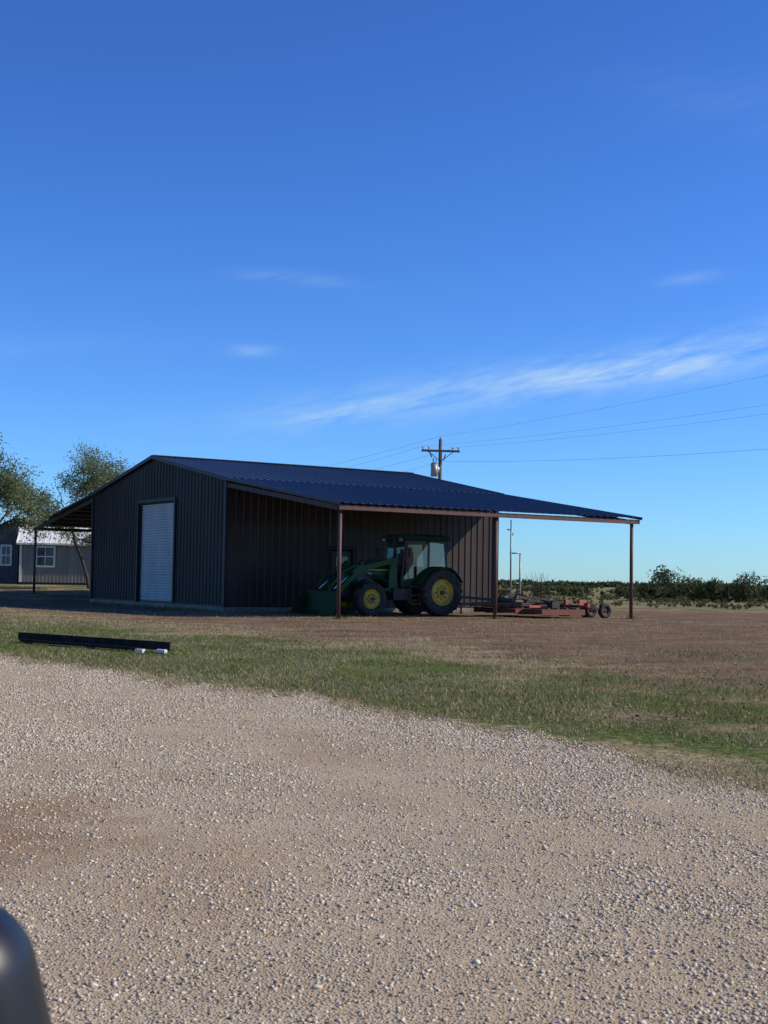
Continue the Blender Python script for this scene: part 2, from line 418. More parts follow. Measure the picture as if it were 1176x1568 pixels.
SD=(4.35,5.35)
w=B();ribbed(w,(0,YA),(1,0),LEN,lambda u:ZW-.06,lambda u:ZS,(0,-1),holes=[(SD[0],SD[1],ZS,2.35)]);w.obj('side_wall',M['wallside'],barn)
w=B();ribbed(w,(0,YB),(1,0),LEN,lambda u:ZW-.06,lambda u:ZS,(0,1));w.obj('side_wall_far',M['wallside'],barn)
t=B()
for x_,y_ in((0,YA),(0,YB),(LEN,YA),(LEN,YB)):
    sx=-1 if x_==0 else 1;sy=-1 if y_==YA else 1
    t.box((x_+sx*.02,y_+sy*.02,(ZS+ZW-.1)/2),(.14,.14,ZW-ZS-.12))
t.box((-.035,DY0-.06,DZ/2+.08),(.08,.12,DZ-ZS+.1));t.box((-.035,DY1+.06,DZ/2+.08),(.08,.12,DZ-ZS+.1));t.box((-.037,(DY0+DY1)/2,DZ+.115),(.09,DY1-DY0+.26,.12))
t.box((LEN/2,YA-.03,ZS+.04),(LEN-.2,.07,.05));t.box((-.03,(YA+DY0)/2,ZS+.04),(.07,DY0-YA-.3,.05));t.box((-.03,(YB+DY1)/2,ZS+.04),(.07,YB-DY1-.3,.05))
t.obj('corner_and_base_trim',M['trim'],barn)
d=B();z=ZS;nsl=36;dz=(DZ-ZS)/nsl
vs=[];fs=[]
for i in range(nsl):
    z0=ZS+i*dz
    for zz,o in((0,.0),(.12,-.005),(.3,.035),(.65,.045),(.88,.03)):
        vs.append((.12-o,DY0+.02,z0+zz*dz));vs.append((.12-o,DY1-.02,z0+zz*dz))
for i in range(len(vs)//2-1): fs.append((2*i,2*i+1,2*i+3,2*i+2))
d.add(vs,fs);d.obj('rollup_door',M['door'],barn)
d=B();d.box((.06,(DY0+DY1)/2,ZS+.05),(.06,DY1-DY0-.05,.1));d.box((.05,DY0+.04,(ZS+DZ)/2),(.06,.07,DZ-ZS));d.box((.05,DY1-.04,(ZS+DZ)/2),(.06,.07,DZ-ZS));d.obj('door_guides',M['trim'],barn)
d=B();d.box(((SD[0]+SD[1])/2,YA+.05,(ZS+2.33)/2),(.92,.05,2.33-ZS-.06));d.obj('walk_door',M['black'],barn)
d=B()
for xx in SD: d.box((xx,YA-.02,(ZS+2.4)/2),(.09,.1,2.4-ZS))
d.box(((SD[0]+SD[1])/2,YA-.023,2.44),(1.15,.11,.09));d.obj('walk_door_frame',M['trim'],barn)
d=B();d.box((4.85,YA+.015,1.72),(.5,.03,.75));d.obj('walk_door_window',M['mwhite'],barn)
d=B();d.cyl((5.2,YA-.02,1.15),(5.2,YA+.03,1.15),.03);d.obj('door_knob',M['galv'],barn,smooth=True)
def roofsheet(name,ya,za,yb,zb,x0,x1,pitch=.305,rh=.03):
    r=B();prof=[(x0,0)];u=x0+.12
    while u<x1-.06:
        prof+=[(u-.04,0),(u-.015,rh),(u+.015,rh),(u+.04,0)];u+=pitch
    prof.append((x1,0));vs=[];fs=[]
    K=7
    for x_,h in prof:
        for k in range(K):
            q=k/(K-1);vs.append((x_,ya+(yb-ya)*q,za+(zb-za)*q+h))
    for i in range(len(prof)-1):
        for k in range(K-1): fs.append((i*K+k,(i+1)*K+k,(i+1)*K+k+1,i*K+k+1))
    r.add(vs,fs);return r.obj(name,M['roof'],barn)
X0,X1=-.14,LEN+.28
roofsheet('roof_main_near',YA-.10,ZW+.02,YM,ZR+.045,X0,X1)
roofsheet('roof_main_far',YB+.10,ZW+.02,YM,ZR+.045,X0,X1)
EY=-.22;LZ0=3.60;LZ1=4.812
roofsheet('leanto_roof_near',EY,LZ0,YA-.02,LZ1,X0,X1)
roofsheet('leanto_roof_far',2*YM-EY,LZ0,YB+.02,LZ1,X0,X1)
t=B()
t.bar((X0,YM,ZR+.075),(X1,YM,ZR+.075),.34,.03)
for x_ in(X0-.012,X1+.012):
    for s in(-1,1):
        f=lambda y:YM+s*(y-YM)
        t.bar((x_,f(YA-.12),ZW-.02),(x_,YM,ZR+.01),.03,.14)
        t.bar((x_,f(EY),LZ0-.02),(x_,f(YA-.13),LZ1-.035),.03,.10)
t.obj('rake_and_ridge_trim',M['trim'],barn)
t=B()
for s in(-1,1):
    f=lambda y:YM+s*(y-YM)
    t.bar((X0+.03,f(-.12),3.465),(X1-.03,f(-.12),3.465),.06,.15)
    t.bar((X0+.03,f(.04),3.45),(X1-.03,f(.04),3.45),.07,.11)
t.obj('eave_beams',M['rust'],barn)
t=B()
for s in(-1,1):
    f=lambda y:YM+s*(y-YM)
    for x_ in(0,6.05,12.1):
        t.bar((x_,f(.08),3.46),(x_,f(YA-.06),4.56),.1,.16)
    for k in range(1,8):
        y_=k*1.0+.02;z_=LZ0+(LZ1-LZ0)*(y_-EY)/(YA-EY)-.07
        t.bar((X0+.05,f(y_),z_),(X1-.05,f(y_),z_),.06,.10)
t.obj('leanto_rafters_and_purlins',M['rustd'],barn)
t=B()
for s in(-1,1):
    f=lambda y:YM+s*(y-YM)
    for x_ in(0,6.05,12.1):
        wx=W(x_,f(0));zb_=float(gh(wx[0],wx[1]))
        t.cyl((x_,f(0),zb_-.15),(x_,f(0),3.42),.062,n=16)
        t.box((x_,f(0),3.405),(.2,.2,.02))
t.obj('posts',M['rust'],barn,smooth=True)
# ---------------------------------------------------------------- TRACTOR
tw=W(5.95,3.95)
tr=empty('farm_tractor',(tw[0],tw[1],0),ANG+math.pi)
def tire(R,rw,width,c,name,nl,side):
    b_=B();h=width/2
    prof=[(rw,-h*.72),(rw+.03,-h*.86),(R-.16*R,-h),(R-.07*R,-h*.93),(R-.045*R,-h*.6),(R-.04*R,0),(R-.045*R,h*.6),(R-.07*R,h*.93),(R-.16*R,h),(rw+.03,h*.86),(rw,h*.72)]
    b_.lathe(prof,c,n=48)
    for i in range(nl):
        for sd in(-1,1):
            t0=2*math.pi*(i+(0 if sd>0 else .5))/nl
            t1=t0+.9*2*math.pi/nl
            r_=R*.975
            a_=Vector((c[0]+r_*math.cos(t0),c[1]+sd*.02*width,c[2]+r_*math.sin(t0)))
            e_=Vector((c[0]+r_*math.cos(t1)*.965,c[1]+sd*h*.98,c[2]+r_*math.sin(t1)*.965))
            rad=Vector((math.cos((t0+t1)/2),0,math.sin((t0+t1)/2)))
            b_.bar(a_,e_,.05,.07*R,up=rad)
    return b_.obj(name,M['rubber'],tr,smooth=True)
def rim(rw,width,c,name,sgn,off):
    b_=B();h=width/2
    prof=[(rw+.015,h*.80),(rw+.02,h*.72),(rw-.015,h*.6),(rw-.05,h*.15),(rw-.06,h*off),(rw*.62,h*off+.05),(rw*.42,h*off-.01),(rw*.36,h*off-.01),(rw*.34,h*off+.05),(rw*.2,h*off+.07),(.001,h*off+.07)]
    b_.lathe(prof,c,n=40,flip=sgn)
    prof2=[(rw+.015,-h*.80),(rw-.03,-h*.5),(rw-.05,h*.1)]
    b_.lathe(prof2,c,n=40,flip=sgn)
    b_.obj(name,M['yellow'],tr,smooth=True)
    b_=B()
    for i in range(8):
        t0=2*math.pi*i/8
        x_=c[0]+rw*.5*math.cos(t0);z_=c[2]+rw*.5*math.sin(t0)
        b_.cyl((x_,c[1]+sgn*(h*off+.0),z_),(x_,c[1]+sgn*(h*off+.055),z_),.022,n=6)
    b_.cyl((c[0],c[1]+sgn*h*off,c[2]),(c[0],c[1]+sgn*(h*off+.13),c[2]),rw*.17,n=16)
    b_.obj(name+'_bolts',M['iron'],tr)
RX,FXX=0,2.88
for sg in(1,-1):
    nm='near' if sg>0 else 'far'
    tire(.845,.47,.46,(RX,sg*.86,.83),'rear_tire_'+nm,22,sg);rim(.47,.46,(RX,sg*.86,.83),'rear_rim_'+nm,sg,.2)
    tire(.60,.335,.36,(FXX,sg*.84,.585),'front_tire_'+nm,18,sg);rim(.335,.36,(FXX,sg*.84,.585),'front_rim_'+nm,sg,.3)
c_=B()
c_.cyl((0,-.8,.83),(0,.8,.83),.13,n=16);c_.cyl((0,-.3,.83),(0,.3,.83),.27,n=16)
c_.box((.55,0,.85),(1.5,.5,.55));c_.box((1.9,0,.9),(1.7,.42,.5));c_.box((FXX,0,.6),(.3,1.3,.16));c_.box((FXX,0,.68),(.7,.35,.3))
c_.cyl((FXX,-.72,.585),(FXX,-.5,.585),.16,n=14);c_.cyl((FXX,.5,.585),(FXX,.72,.585),.16,n=14)
c_.box((3.45,0,.85),(.35,.5,.45));c_.box((1.45,.52,.75),(.75,.35,.42));c_.box((1.45,-.52,.75),(.75,.35,.42))
c_.box((-.45,0,.75),(.35,.5,.5));c_.bar((-.5,.25,.6),(-1.05,.38,.5),.05,.08);c_.bar((-.5,-.25,.6),(-1.05,-.38,.5),.05,.08);c_.bar((-.45,0,1.1),(-1.0,0,.85),.06,.06)
c_.obj('chassis',M['iron'],tr,bevel=.02)
s_=B()
for k,zz in enumerate((.42,.72,1.02)): s_.box((1.05,.78-.03*k,zz),(.4,.26,.035))
s_.bar((.86,.90,.38),(.86,.72,1.2),.03,.05);s_.bar((1.24,.90,.38),(1.24,.72,1.2),.03,.05);s_.bar((1.3,.8,1.1),(1.32,.78,1.9),.03,.03)
s_.obj('steps',M['iron'],tr)
h_=B()
sect=[(1.30,.30,1.05,1.78),(1.9,.31,1.03,1.76),(2.6,.31,1.0,1.70),(3.15,.29,.98,1.60),(3.42,.26,.96,1.48),(3.52,.21,1.0,1.34)]
vs=[]
for (x_,hw,z0,z1) in sect:
    for y_,z_ in((-hw,z0),(-hw,z0+(z1-z0)*.72),(-hw*.82,z1-.06),(-hw*.5,z1),(hw*.5,z1),(hw*.82,z1-.06),(hw,z0+(z1-z0)*.72),(hw,z0)): vs.append((x_,y_,z_))
fs=[];K=8
for i in range(len(sect)-1):
    for k in range(K): fs.append((i*K+k,i*K+(k+1)%K,(i+1)*K+(k+1)%K,(i+1)*K+k))
fs+=[tuple(range(K)),tuple((len(sect)-1)*K+k for k in range(K))]
h_.add(vs,fs);h_.obj('hood',M['green'],tr,smooth=True)
h_=B()
for sg in(-1,1):
    h_.box((2.75,sg*.312,1.3),(.7,.012,.34));h_.box((1.75,sg*.318,1.22),(.75,.012,.24))
h_.box((3.53,0,1.15),(.03,.36,.26));h_.obj('hood_grilles',M['black'],tr)
h_=B()
for sg in(-1,1): h_.box((2.25,sg*.323,1.58),(1.5,.006,.045))
h_.obj('hood_stripe',M['yellow'],tr)
h_=B();h_.cyl((1.62,.40,1.2),(1.62,.40,2.2),.055,n=14);h_.cyl((1.62,.40,2.2),(1.67,.40,2.75),.035,n=12);h_.cyl((1.62,.4,1.55),(1.62,.4,2.05),.085,n=14);h_.obj('exhaust_stack',M['iron'],tr,smooth=True)
f_=B()
for sg in(-1,1):
    vs=[];fs=[];n=12
    for i in range(n+1):
        a_=math.radians(18+140*i/n);R=.96
        x_=R*math.cos(a_);z_=.83+R*math.sin(a_)
        if z_>1.74:z_=1.74
        for yy,dz_ in((.50,0),(.72,.0),(1.02,-.02),(1.06,-.08)): vs.append((x_,sg*yy,z_+dz_))
    for i in range(n):
        for k in range(3): fs.append((i*4+k,i*4+k+1,(i+1)*4+k+1,(i+1)*4+k))
    f_.add(vs,fs)
    pl=[(.96*math.cos(math.radians(18+140*i/n)),min(1.74,.83+.96*math.sin(math.radians(18+140*i/n)))) for i in range(n+1)]
    f_.prism(pl+[(-.55,.95),(.6,.95)],sg*.49,sg*.52)
f_.obj('rear_fenders',M['green'],tr,smooth=True)
f_=B()
for sg in(-1,1):
    vs=[];fs=[];n=8
    for i in range(n+1):
        a_=math.radians(35+110*i/n)
        for yy in(.68,1.0): vs.append((FXX+.68*math.cos(a_),sg*yy,.585+.68*math.sin(a_)))
    for i in range(n): fs.append((i*2,i*2+1,i*2+3,i*2+2))
    f_.add(vs,fs)
f_.obj('front_fenders',M['blackm'],tr,smooth=True)
cb=B()
zt=2.62
def pil(a_,b__,w_=.07): cb.bar(a_,b__,w_,w_+.01)
for sg in(-1,1):
    pil((1.42,sg*.55,1.15),(1.30,sg*.62,zt));pil((.42,sg*.70,1.35),(.40,sg*.70,zt));pil((-.42,sg*.66,1.5),(-.30,sg*.66,zt))
    cb.bar((1.44,sg*.56,1.2),(-.42,sg*.68,1.5),.05,.1)
    cb.bar((1.30,sg*.62,zt-.03),(-.3,sg*.66,zt-.03),.07,.09)
pil((1.42,-.55,1.3),(1.42,.55,1.3));pil((-.42,-.66,1.55),(-.42,.66,1.55));pil((1.3,-.6,zt-.03),(1.3,.6,zt-.03));pil((-.3,-.66,zt-.03),(-.3,.66,zt-.03))
cb.obj('cab_frame',M['black'],tr,bevel=.01)
cb=B();cb.box((.5,0,1.22),(1.8,.98,.5));cb.box((1.36,0,1.32),(.12,1.06,.35));cb.obj('cab_lower_body',M['green'],tr,bevel=.03)
cb=B();cb.box((.5,0,2.73),(1.98,1.50,.17));cb.box((.5,0,2.83),(1.6,1.2,.06));cb.obj('cab_roof',M['greend'],tr,bevel=.05,seg=3)
cb=B()
for yy in(-.55,.55):
    cb.box((1.47,yy,2.66),(.05,.2,.11));cb.box((-.48,yy,2.66),(.05,.18,.11))
cb.obj('work_lights',M['galv'],tr,bevel=.01)
cb=B()
for sg in(-1,1):
    cb.add([(1.42,sg*.57,1.25),(.43,sg*.715,1.42),(.41,sg*.715,zt-.05),(1.31,sg*.635,zt-.05)],[(0,1,2,3)])
    cb.add([(.41,sg*.715,1.42),(-.41,sg*.675,1.55),(-.3,sg*.675,zt-.05),(.39,sg*.715,zt-.05)],[(0,1,2,3)])
cb.add([(1.43,-.54,1.32),(1.43,.54,1.32),(1.32,.6,zt-.05),(1.32,-.6,zt-.05)],[(0,1,2,3)])
cb.add([(-.43,-.64,1.58),(-.43,.64,1.58),(-.31,.64,zt-.05),(-.31,-.64,zt-.05)],[(0,1,2,3)])
cb.obj('cab_glass',M['glass'],tr)
cb=B();cb.box((.15,0,1.58),(.5,.5,.14));cb.box((-.08,0,1.95),(.14,.48,.68));cb.box((-.1,0,2.36),(.1,.26,.18));cb.bar((1.25,0,1.4),(.95,0,1.85),.12,.1);cb.obj('seat_and_console',M['black'],tr,bevel=.04)
cb=B();R_=Matrix.Rotation(math.radians(55),4,'Y')
ring=[];nn=18
for i in range(nn):
    t0=2*math.pi*i/nn;p=R_@Vector((.19*math.cos(t0),.19*math.sin(t0),0));ring.append(p+Vector((.88,0,1.92)))
for i in range(nn): cb.cyl(ring[i],ring[(i+1)%nn],.016,n=6)
cb.obj('steering_wheel',M['black'],tr)
cb=B()
for sg in(-1,1):
    cb.bar((1.33,sg*.62,2.35),(1.4,sg*.98,2.35),.02,.02);cb.box((1.4,sg*1.0,2.22),(.05,.18,.30))
cb.obj('mirrors',M['black'],tr,bevel=.01)
ld=B()
for sg in(-1,1):
    y_=sg*.50
    ld.prism([(1.55,.8),(1.95,.8),(1.92,1.5),(1.78,2.02),(1.58,2.02),(1.60,1.4)],y_-.05,y_+.05)
    ld.bar((1.72,y_,1.93),(3.15,y_,1.58),.10,.19);ld.bar((3.05,y_,1.60),(4.28,y_,.52),.10,.18)
    ld.prism([(2.75,1.50),(3.2,1.35),(3.42,1.48),(3.2,1.74),(2.95,1.74)],y_-.03,y_+.06)
    ld.bar((1.75,y_,.95),(3.3,y_*.8,.72),.09,.10)
    ld.bar((3.0,y_,1.83),(3.75,y_,1.5),.05,.06);ld.bar((3.75,y_,1.5),(4.3,y_,.9),.05,.07)
    ld.bar((2.95,y_,1.6),(3.05,y_,1.88),.06,.1)
ld.bar((4.05,-.5,.72),(4.05,.5,.72),.1,.12);ld.bar((1.75,-.55,.9),(1.75,.55,.9),.12,.14)
ld.obj('loader_arms',M['green'],tr,bevel=.012)
ld=B()
for sg in(-1,1):
    y_=sg*.50
    ld.cyl((1.85,y_,1.15),(2.5,y_,1.38),.05,n=12);ld.cyl((3.05,y_,1.86),(3.45,y_,1.45),.045,n=12)
ld.obj('loader_cylinders',M['greend'],tr,smooth=True)
ld=B()
for sg in(-1,1):
    y_=sg*.50
    ld.cyl((2.5,y_,1.38),(3.0,y_,1.56),.025,n=10);ld.cyl((3.45,y_,1.45),(4.1,y_,.9),.025,n=10)
ld.obj('loader_rods',M['chrome'],tr,smooth=True)
ld=B();bw=.98
pr=[(4.22,.78),(4.26,.35),(4.36,.12),(4.55,.04),(5.0,.03),(5.0,.055),(4.57,.075),(4.40,.16),(4.31,.37),(4.30,.80)]
ld.prism(pr,-bw,bw)
for sg in(-1,1): ld.prism([(4.24,.80),(4.26,.35),(4.36,.1),(4.55,.03),(5.0,.03),(4.45,.80)],sg*bw-.015,sg*bw+.015)
ld.bar((4.30,-bw,.79),(4.30,bw,.79),.08,.06);ld.box((4.22,.4,.5),(.08,.06,.5));ld.box((4.22,-.4,.5),(.08,.06,.5));ld.bar((4.15,-.6,.6),(4.15,.6,.6),.06,.06)
ld.bar((4.2,.5,.3),(4.3,.5,1.05),.06,.07);ld.bar((4.2,-.5,.3),(4.3,-.5,1.05),.06,.07)
ld.obj('loader_bucket',M['greend'],tr)
# ---------------------------------------------------------------- MOWER
mw=W(9.4,2.5)
mo=empty('rotary_mower',(mw[0],mw[1],0),ANG)
d=B()
for (x0,x1,y0,y1) in((-1.25,1.15,-.9,.9),(-.95,1.0,-2.0,-.93),(-.95,1.0,.93,2.0)):
    d.box(((x0+x1)/2,(y0+y1)/2,.30),(x1-x0,y1-y0,.03))
    d.box(((x0+x1)/2,y0+.015,.21),(x1-x0,.03,.19));d.box(((x0+x1)/2,y1-.015,.21),(x1-x0,.03,.19))
    d.box((x1-.015,(y0+y1)/2,.23),(.03,y1-y0-.07,.14));d.box((x0+.015,(y0+y1)/2,.23),(.03,y1-y0-.07,.14))
    for xx in np.linspace(x0+.35,x1-.35,4): d.box((xx,(y0+y1)/2,.34),(.07,y1-y0-.08,.05))
d.obj('deck',M['red'],mo,bevel=.006)
d=B()
for y_ in(-.45,.45):
    d.bar((-2.5,y_*.15,.44),(-1.0,y_,.48),.09,.11);d.bar((-1.05,y_,.44),(1.2,y_,.46),.09,.12)
    d.bar((-1.0,y_,.48),(-.85,y_,.84),.06,.06);d.bar((-.85,y_,.82),(1.15,y_,.50),.05,.05)
d.bar((-1.0,-.5,.52),(-1.0,.5,.52),.1,.1);d.bar((-3.0,0,.45),(-2.3,0,.45),.1,.09);d.bar((-2.95,0,.45),(-2.95,0,.1),.05,.05)
d.bar((1.15,-1.5,.42),(1.15,1.5,.42),.09,.09)
for y_ in(-1.75,-.75,.75,1.75): 
    d.bar((1.1,y_*.9,.42),(2.25,y_*.9,.34),.06,.08);d.box((2.15,y_*.9,.32),(.18,.13,.18))
d.bar((-.6,-.95,.42),(-.2,-1.5,.58),.05,.06);d.bar((-.6,.95,.42),(-.2,1.5,.58),.05,.06)
d.bar((.2,-.5,.62),(.9,-1.3,.40),.06,.06);d.bar((.2,.5,.62),(.9,1.3,.40),.06,.06)
d.obj('frame',M['rustd'],mo,bevel=.006)
d=B();d.box((1.45,-1.7,.42),(.36,.22,.14),Matrix.Rotation(.35,3,'Y'));d.box((1.22,-.7,.52),(.14,.12,.22));d.prism([(1.25,.38),(1.75,.36),(1.55,.64),(1.3,.64)],-1.35,-1.28);d.box((-.9,-1.5,.40),(.5,.1,.08));d.box((-.3,.3,.56),(.35,.35,.05));d.obj('bright_brackets',M['redb'],mo,bevel=.008)
d=B()
for c in((0,0),(0,-1.45),(0,1.45)):
    d.box((c[0],c[1],.46),(.34,.3,.22));d.cyl((c[0],c[1],.34),(c[0],c[1],.62),.11,n=14)
d.cyl((-3.1,0,.70),(-.2,0,.52),.045,n=12);d.cyl((0,-1.4,.50),(0,1.4,.50),.035,n=10)
d.cyl((-1.3,0,.60),(-.6,0,.56),.09,n=12);d.cyl((-1.0,.25,.66),(-.35,.3,.58),.04,n=10)
d.obj('gearboxes_and_driveline',M['iron'],mo,bevel=.008)
d=B();rm=B()
for y_ in(-1.75,-.75,.75,1.75):
    for dy in((-.14,.14) if abs(y_)<1 else (.0,)):
        c=(2.28,y_*.9+dy,.27)
        d.lathe([(.14,-.07),(.2,-.1),(.25,-.09),(.275,-.05),(.28,0),(.275,.05),(.25,.09),(.2,.1),(.14,.07)],c,n=28)
        rm.lathe([(.145,.07),(.12,.03),(.06,.02),(.05,.06),(.001,.06)],c,n=20);rm.lathe([(.145,-.07),(.12,-.03),(.06,-.02),(.05,-.06),(.001,-.06)],c,n=20)
d.obj('tail_wheel_tires',M['rubber'],mo,smooth=True);rm.obj('tail_wheel_rims',M['rustd'],mo,smooth=True)
# ---------------------------------------------------------------- pipe stand behind barn
pl=empty('pipe_stand',(5.75,61.5,0),ANG*.4)
d=B();d.cyl((0,0,-.1),(0,0,4.05),.04,n=12);d.cyl((.44,0,-.1),(.44,0,2.55),.04,n=12);d.cyl((-.05,0,2.55),(.5,0,2.55),.032,n=10);d.cyl((.0,0,3.6),(-.2,0,3.6),.025,n=8);d.cyl((.0,0,3.3),(.14,0,3.5),.03,n=8);d.cyl((.44,0,1.2),(.1,0,1.2),.03,n=8)
d.obj('pipes',M['galv'],pl,smooth=True)
# ---------------------------------------------------------------- utility poles + wires
def upole(name,x,y,z,rz_,H=10.1,trans=True):
    e=empty(name,(x,y,z),rz_)
    d=B();d.cyl((0,0,-.3),(0,0,H),.15,.10,n=14);d.obj('pole',M['wood'],e,smooth=True)
    d=B();d.box((0,-.14,H-.75),(2.4,.10,.13));d.bar((-.8,-.14,H-.8),(0,-.14,H-1.4),.03,.04);d.bar((.8,-.14,H-.8),(0,-.14,H-1.4),.03,.04);d.obj('crossarm',M['wood'],e)
    d=B()
    for xx in(-1.12,-.75,.75,1.12):
        d.cyl((xx,-.14,H-.68),(xx,-.14,H-.60),.03,n=8);d.cyl((xx,-.14,H-.6),(xx,-.14,H-.48),.055,.035,n=10)
    d.cyl((0,0,H),(0,0,H+.18),.05,.03,n=8)
    d.obj('insulators',M['galv'],e,smooth=True)
    if trans:
        d=B();d.cyl((-.38,-.1,H-2.35),(-.38,-.1,H-1.55),.22,n=20);d.cyl((-.38,-.1,H-1.55),(-.38,-.1,H-1.48),.235,.12,n=20);d.cyl((-.45,-.1,H-1.5),(-.45,-.1,H-1.2),.035,n=8);d.cyl((-.28,-.1,H-1.5),(-.28,-.1,H-1.25),.03,n=8);d.box((-.15,-.05,H-1.95),(.2,.08,.5))
        d.obj('transformer',M['galv'],e,smooth=True)
        d=B();d.box((.25,-.16,H-1.15),(.06,.06,.38),Matrix.Rotation(.3,3,'Y'));d.box((-.62,-.16,H-1.0),(.06,.06,.38),Matrix.Rotation(-.3,3,'Y'));d.obj('fuse_cutouts',M['iron'],e)
    return e
PA=(3.45,85.);PB=(38.,8.);PC=(-31.,162.)
prz=.12
upole('utility_pole',PA[0],PA[1],0,prz);upole('utility_pole',PB[0],PB[1],0,prz+.3,H=11,trans=False);upole('utility_pole',PC[0],PC[1],.6,prz,trans=False)
d=B()
def wire(a_,b__,sag,r=.006):
    a_=Vector(a_);b__=Vector(b__);n=28
    pts=[]
    for i in range(n+1):
        t=i/n;p=a_.lerp(b__,t);p.z-=4*sag*t*(1-t);pts.append(p)
    d.tube(pts,[r]*(n+1),n=4)
c,s=math.cos(prz),math.sin(prz)
def arm(P,xx,z): return (P[0]+c*xx,P[1]+s*xx-.14,z)
wire((PA[0],PA[1],10.28),(PB[0],PB[1],12.1),.9,.0045)
wire(arm(PA,1.12,9.62),arm(PB,1.12,9.9),1.15,.0045);wire(arm(PA,-1.12,9.62),arm(PB,-1.12,9.9),1.15,.0045)
wire(arm(PA,.1,8.7),arm(PB,.1,7.6),1.4,.006)
wire((PA[0],PA[1],10.28),(PC[0],PC[1],11.),1.0,.006);wire(arm(PA,1.12,9.62),arm(PC,1.12,10.2),1.2,.006);wire(arm(PA,-1.12,9.62),arm(PC,-1.12,10.2),1.2,.006);wire(arm(PA,.1,8.7),arm(PC,.1,9.2),1.3,.006)
d.obj('power_lines',M['galv'])
# ---------------------------------------------------------------- shed (left background)
sh=empty('storage_shed',(-20.3,76.5,.68),math.radians(8))
LW,DW,HW=6.2,3.6,2.35
d=B()
d.box((LW/2,DW/2,.0),(LW-.1,DW-.1,.3));d.obj('skids',M['black'],sh)
def boards(b_,org,du,length,z0,zt,nrm):
    ribbed(b_,org,du,length,zt,lambda u:z0,nrm,pitch=.2,rh=-.012,phase=.12)
d=B();boards(d,(0,0),(1,0),LW,.1,lambda u:HW,(0,-1));boards(d,(LW,0),(0,1),DW,.1,lambda u:HW+1.0*(1-abs(u-DW/2)/(DW/2)),(1,0));boards(d,(0,DW),(1,0),LW,.1,lambda u:HW,(0,1));d.obj('walls',M['greyside'],sh)
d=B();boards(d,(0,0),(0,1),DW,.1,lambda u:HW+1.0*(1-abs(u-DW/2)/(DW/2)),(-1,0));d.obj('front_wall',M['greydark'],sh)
d=B()
vs=[];fs=[];prof=[];u=-.2
while u<LW+.2: prof+=[(u-.02,0),(u,.025),(u+.02,0)];u+=.3
for x_,h in prof:
    vs+=[(x_,-.2,HW-.08+h),(x_,DW/2,HW+1.05+h),(x_,DW+.2,HW-.08+h)]
for i in range(len(prof)-1): fs+=[(3*i,3*i+3,3*i+4,3*i+1),(3*i+1,3*i+4,3*i+5,3*i+2)]
d.add(vs,fs);d.obj('white_metal_roof',M['white'],sh)
d=B();d.box((0,-.02,HW/2+.1),(.12,.1,HW));d.box((LW,-.02,HW/2+.1),(.12,.1,HW));d.bar((-.2,-.22,HW-.1),(LW+.2,-.22,HW-.1),.03,.1)
d.bar((-.22,-.2,HW-.1),(-.22,DW/2,HW+1.02),.04,.12);d.bar((-.22,DW+.2,HW-.1),(-.22,DW/2,HW+1.02),.04,.12)
def window(cx,cz,w_,h_,fr,pane):
    fr.box((cx-w_/2,-.03,cz),(.10,.06,h_+.10));fr.box((cx+w_/2,-.03,cz),(.10,.06,h_+.10));fr.box((cx,-.033,cz+h_/2),(w_,.06,.10));fr.box((cx,-.033,cz-h_/2),(w_,.06,.10))
    fr.box((cx,-.03,cz),(w_-.08,.05,.06));fr.box((cx,-.026,cz),(.035,.05,h_-.08));pane.box((cx,-.012,cz),(w_-.05,.02,h_-.05))
pn=B();window(1.35,1.55,1.0,1.1,d,pn);window(4.6,1.55,1.0,1.1,d,pn)
d.obj('white_trim',M['white'],sh);pn.obj('window_panes',M['mwhite'],sh)
s2=empty('storage_shed',(-25.2,77.5,.68),math.radians(4))
d=B();boards(d,(0,0),(1,0),4.4,0,lambda u:2.35+1.15*(u/4.4 if u<4.4 else 1),(0,-1));boards(d,(4.4,0),(0,1),3.,0,lambda u:2.5,(1,0));d.box((2.2,1.6,1.15),(4.3,3.0,2.3));d.obj('walls',M['greydark'],s2)
d=B();d.add([(-.2,-.15,2.3),(4.55,-.15,3.55),(4.55,3.2,3.55),(-.2,3.2,2.3)],[(0,1,2,3)]);d.bar((-.2,-.16,2.28),(4.55,-.16,3.53),.04,.14);d.obj('roof',M['black'],s2)
d=B();pn=B();window(2.9,1.6,.55,1.1,d,pn);window(3.75,1.6,.55,1.1,d,pn);d.obj('window_frames',M['white'],s2);pn.obj('window_panes',M['mwhite'],s2)
# ---------------------------------------------------------------- steel channel on ground
bp_a=Vector((-6.5,24.5,0));bp_b=Vector((-3.35,21.7,0));dv=bp_b-bp_a
st=empty('steel_channel',(bp_a.x,bp_a.y,.05),math.atan2(dv.y,dv.x));Ls=dv.length
d=B();d.box((Ls/2,0,.065),(Ls,.01,.13));d.box((Ls/2,.035,.127),(Ls,.065,.01));d.box((Ls/2,.035,.004),(Ls,.065,.01));d.box((Ls/2-.15,-.12,.0),(Ls-.9,.08,.05));d.obj('channel_section',M['blackm'],st)
d=B();d.box((.35,.05,-.03),(.1,.4,.05));d.box((2.2,.05,-.03),(.1,.4,.05));d.obj('wood_spacers',M['wood'],st)
d=B();d.box((Ls-.5,-.2,-.02),(.14,.08,.06),Matrix.Rotation(.3,3,'Z'));d.cyl((Ls-.16,-.12,-.01),(Ls+.02,-.1,-.01),.035,n=12);d.obj('white_scraps',M['white'],st)
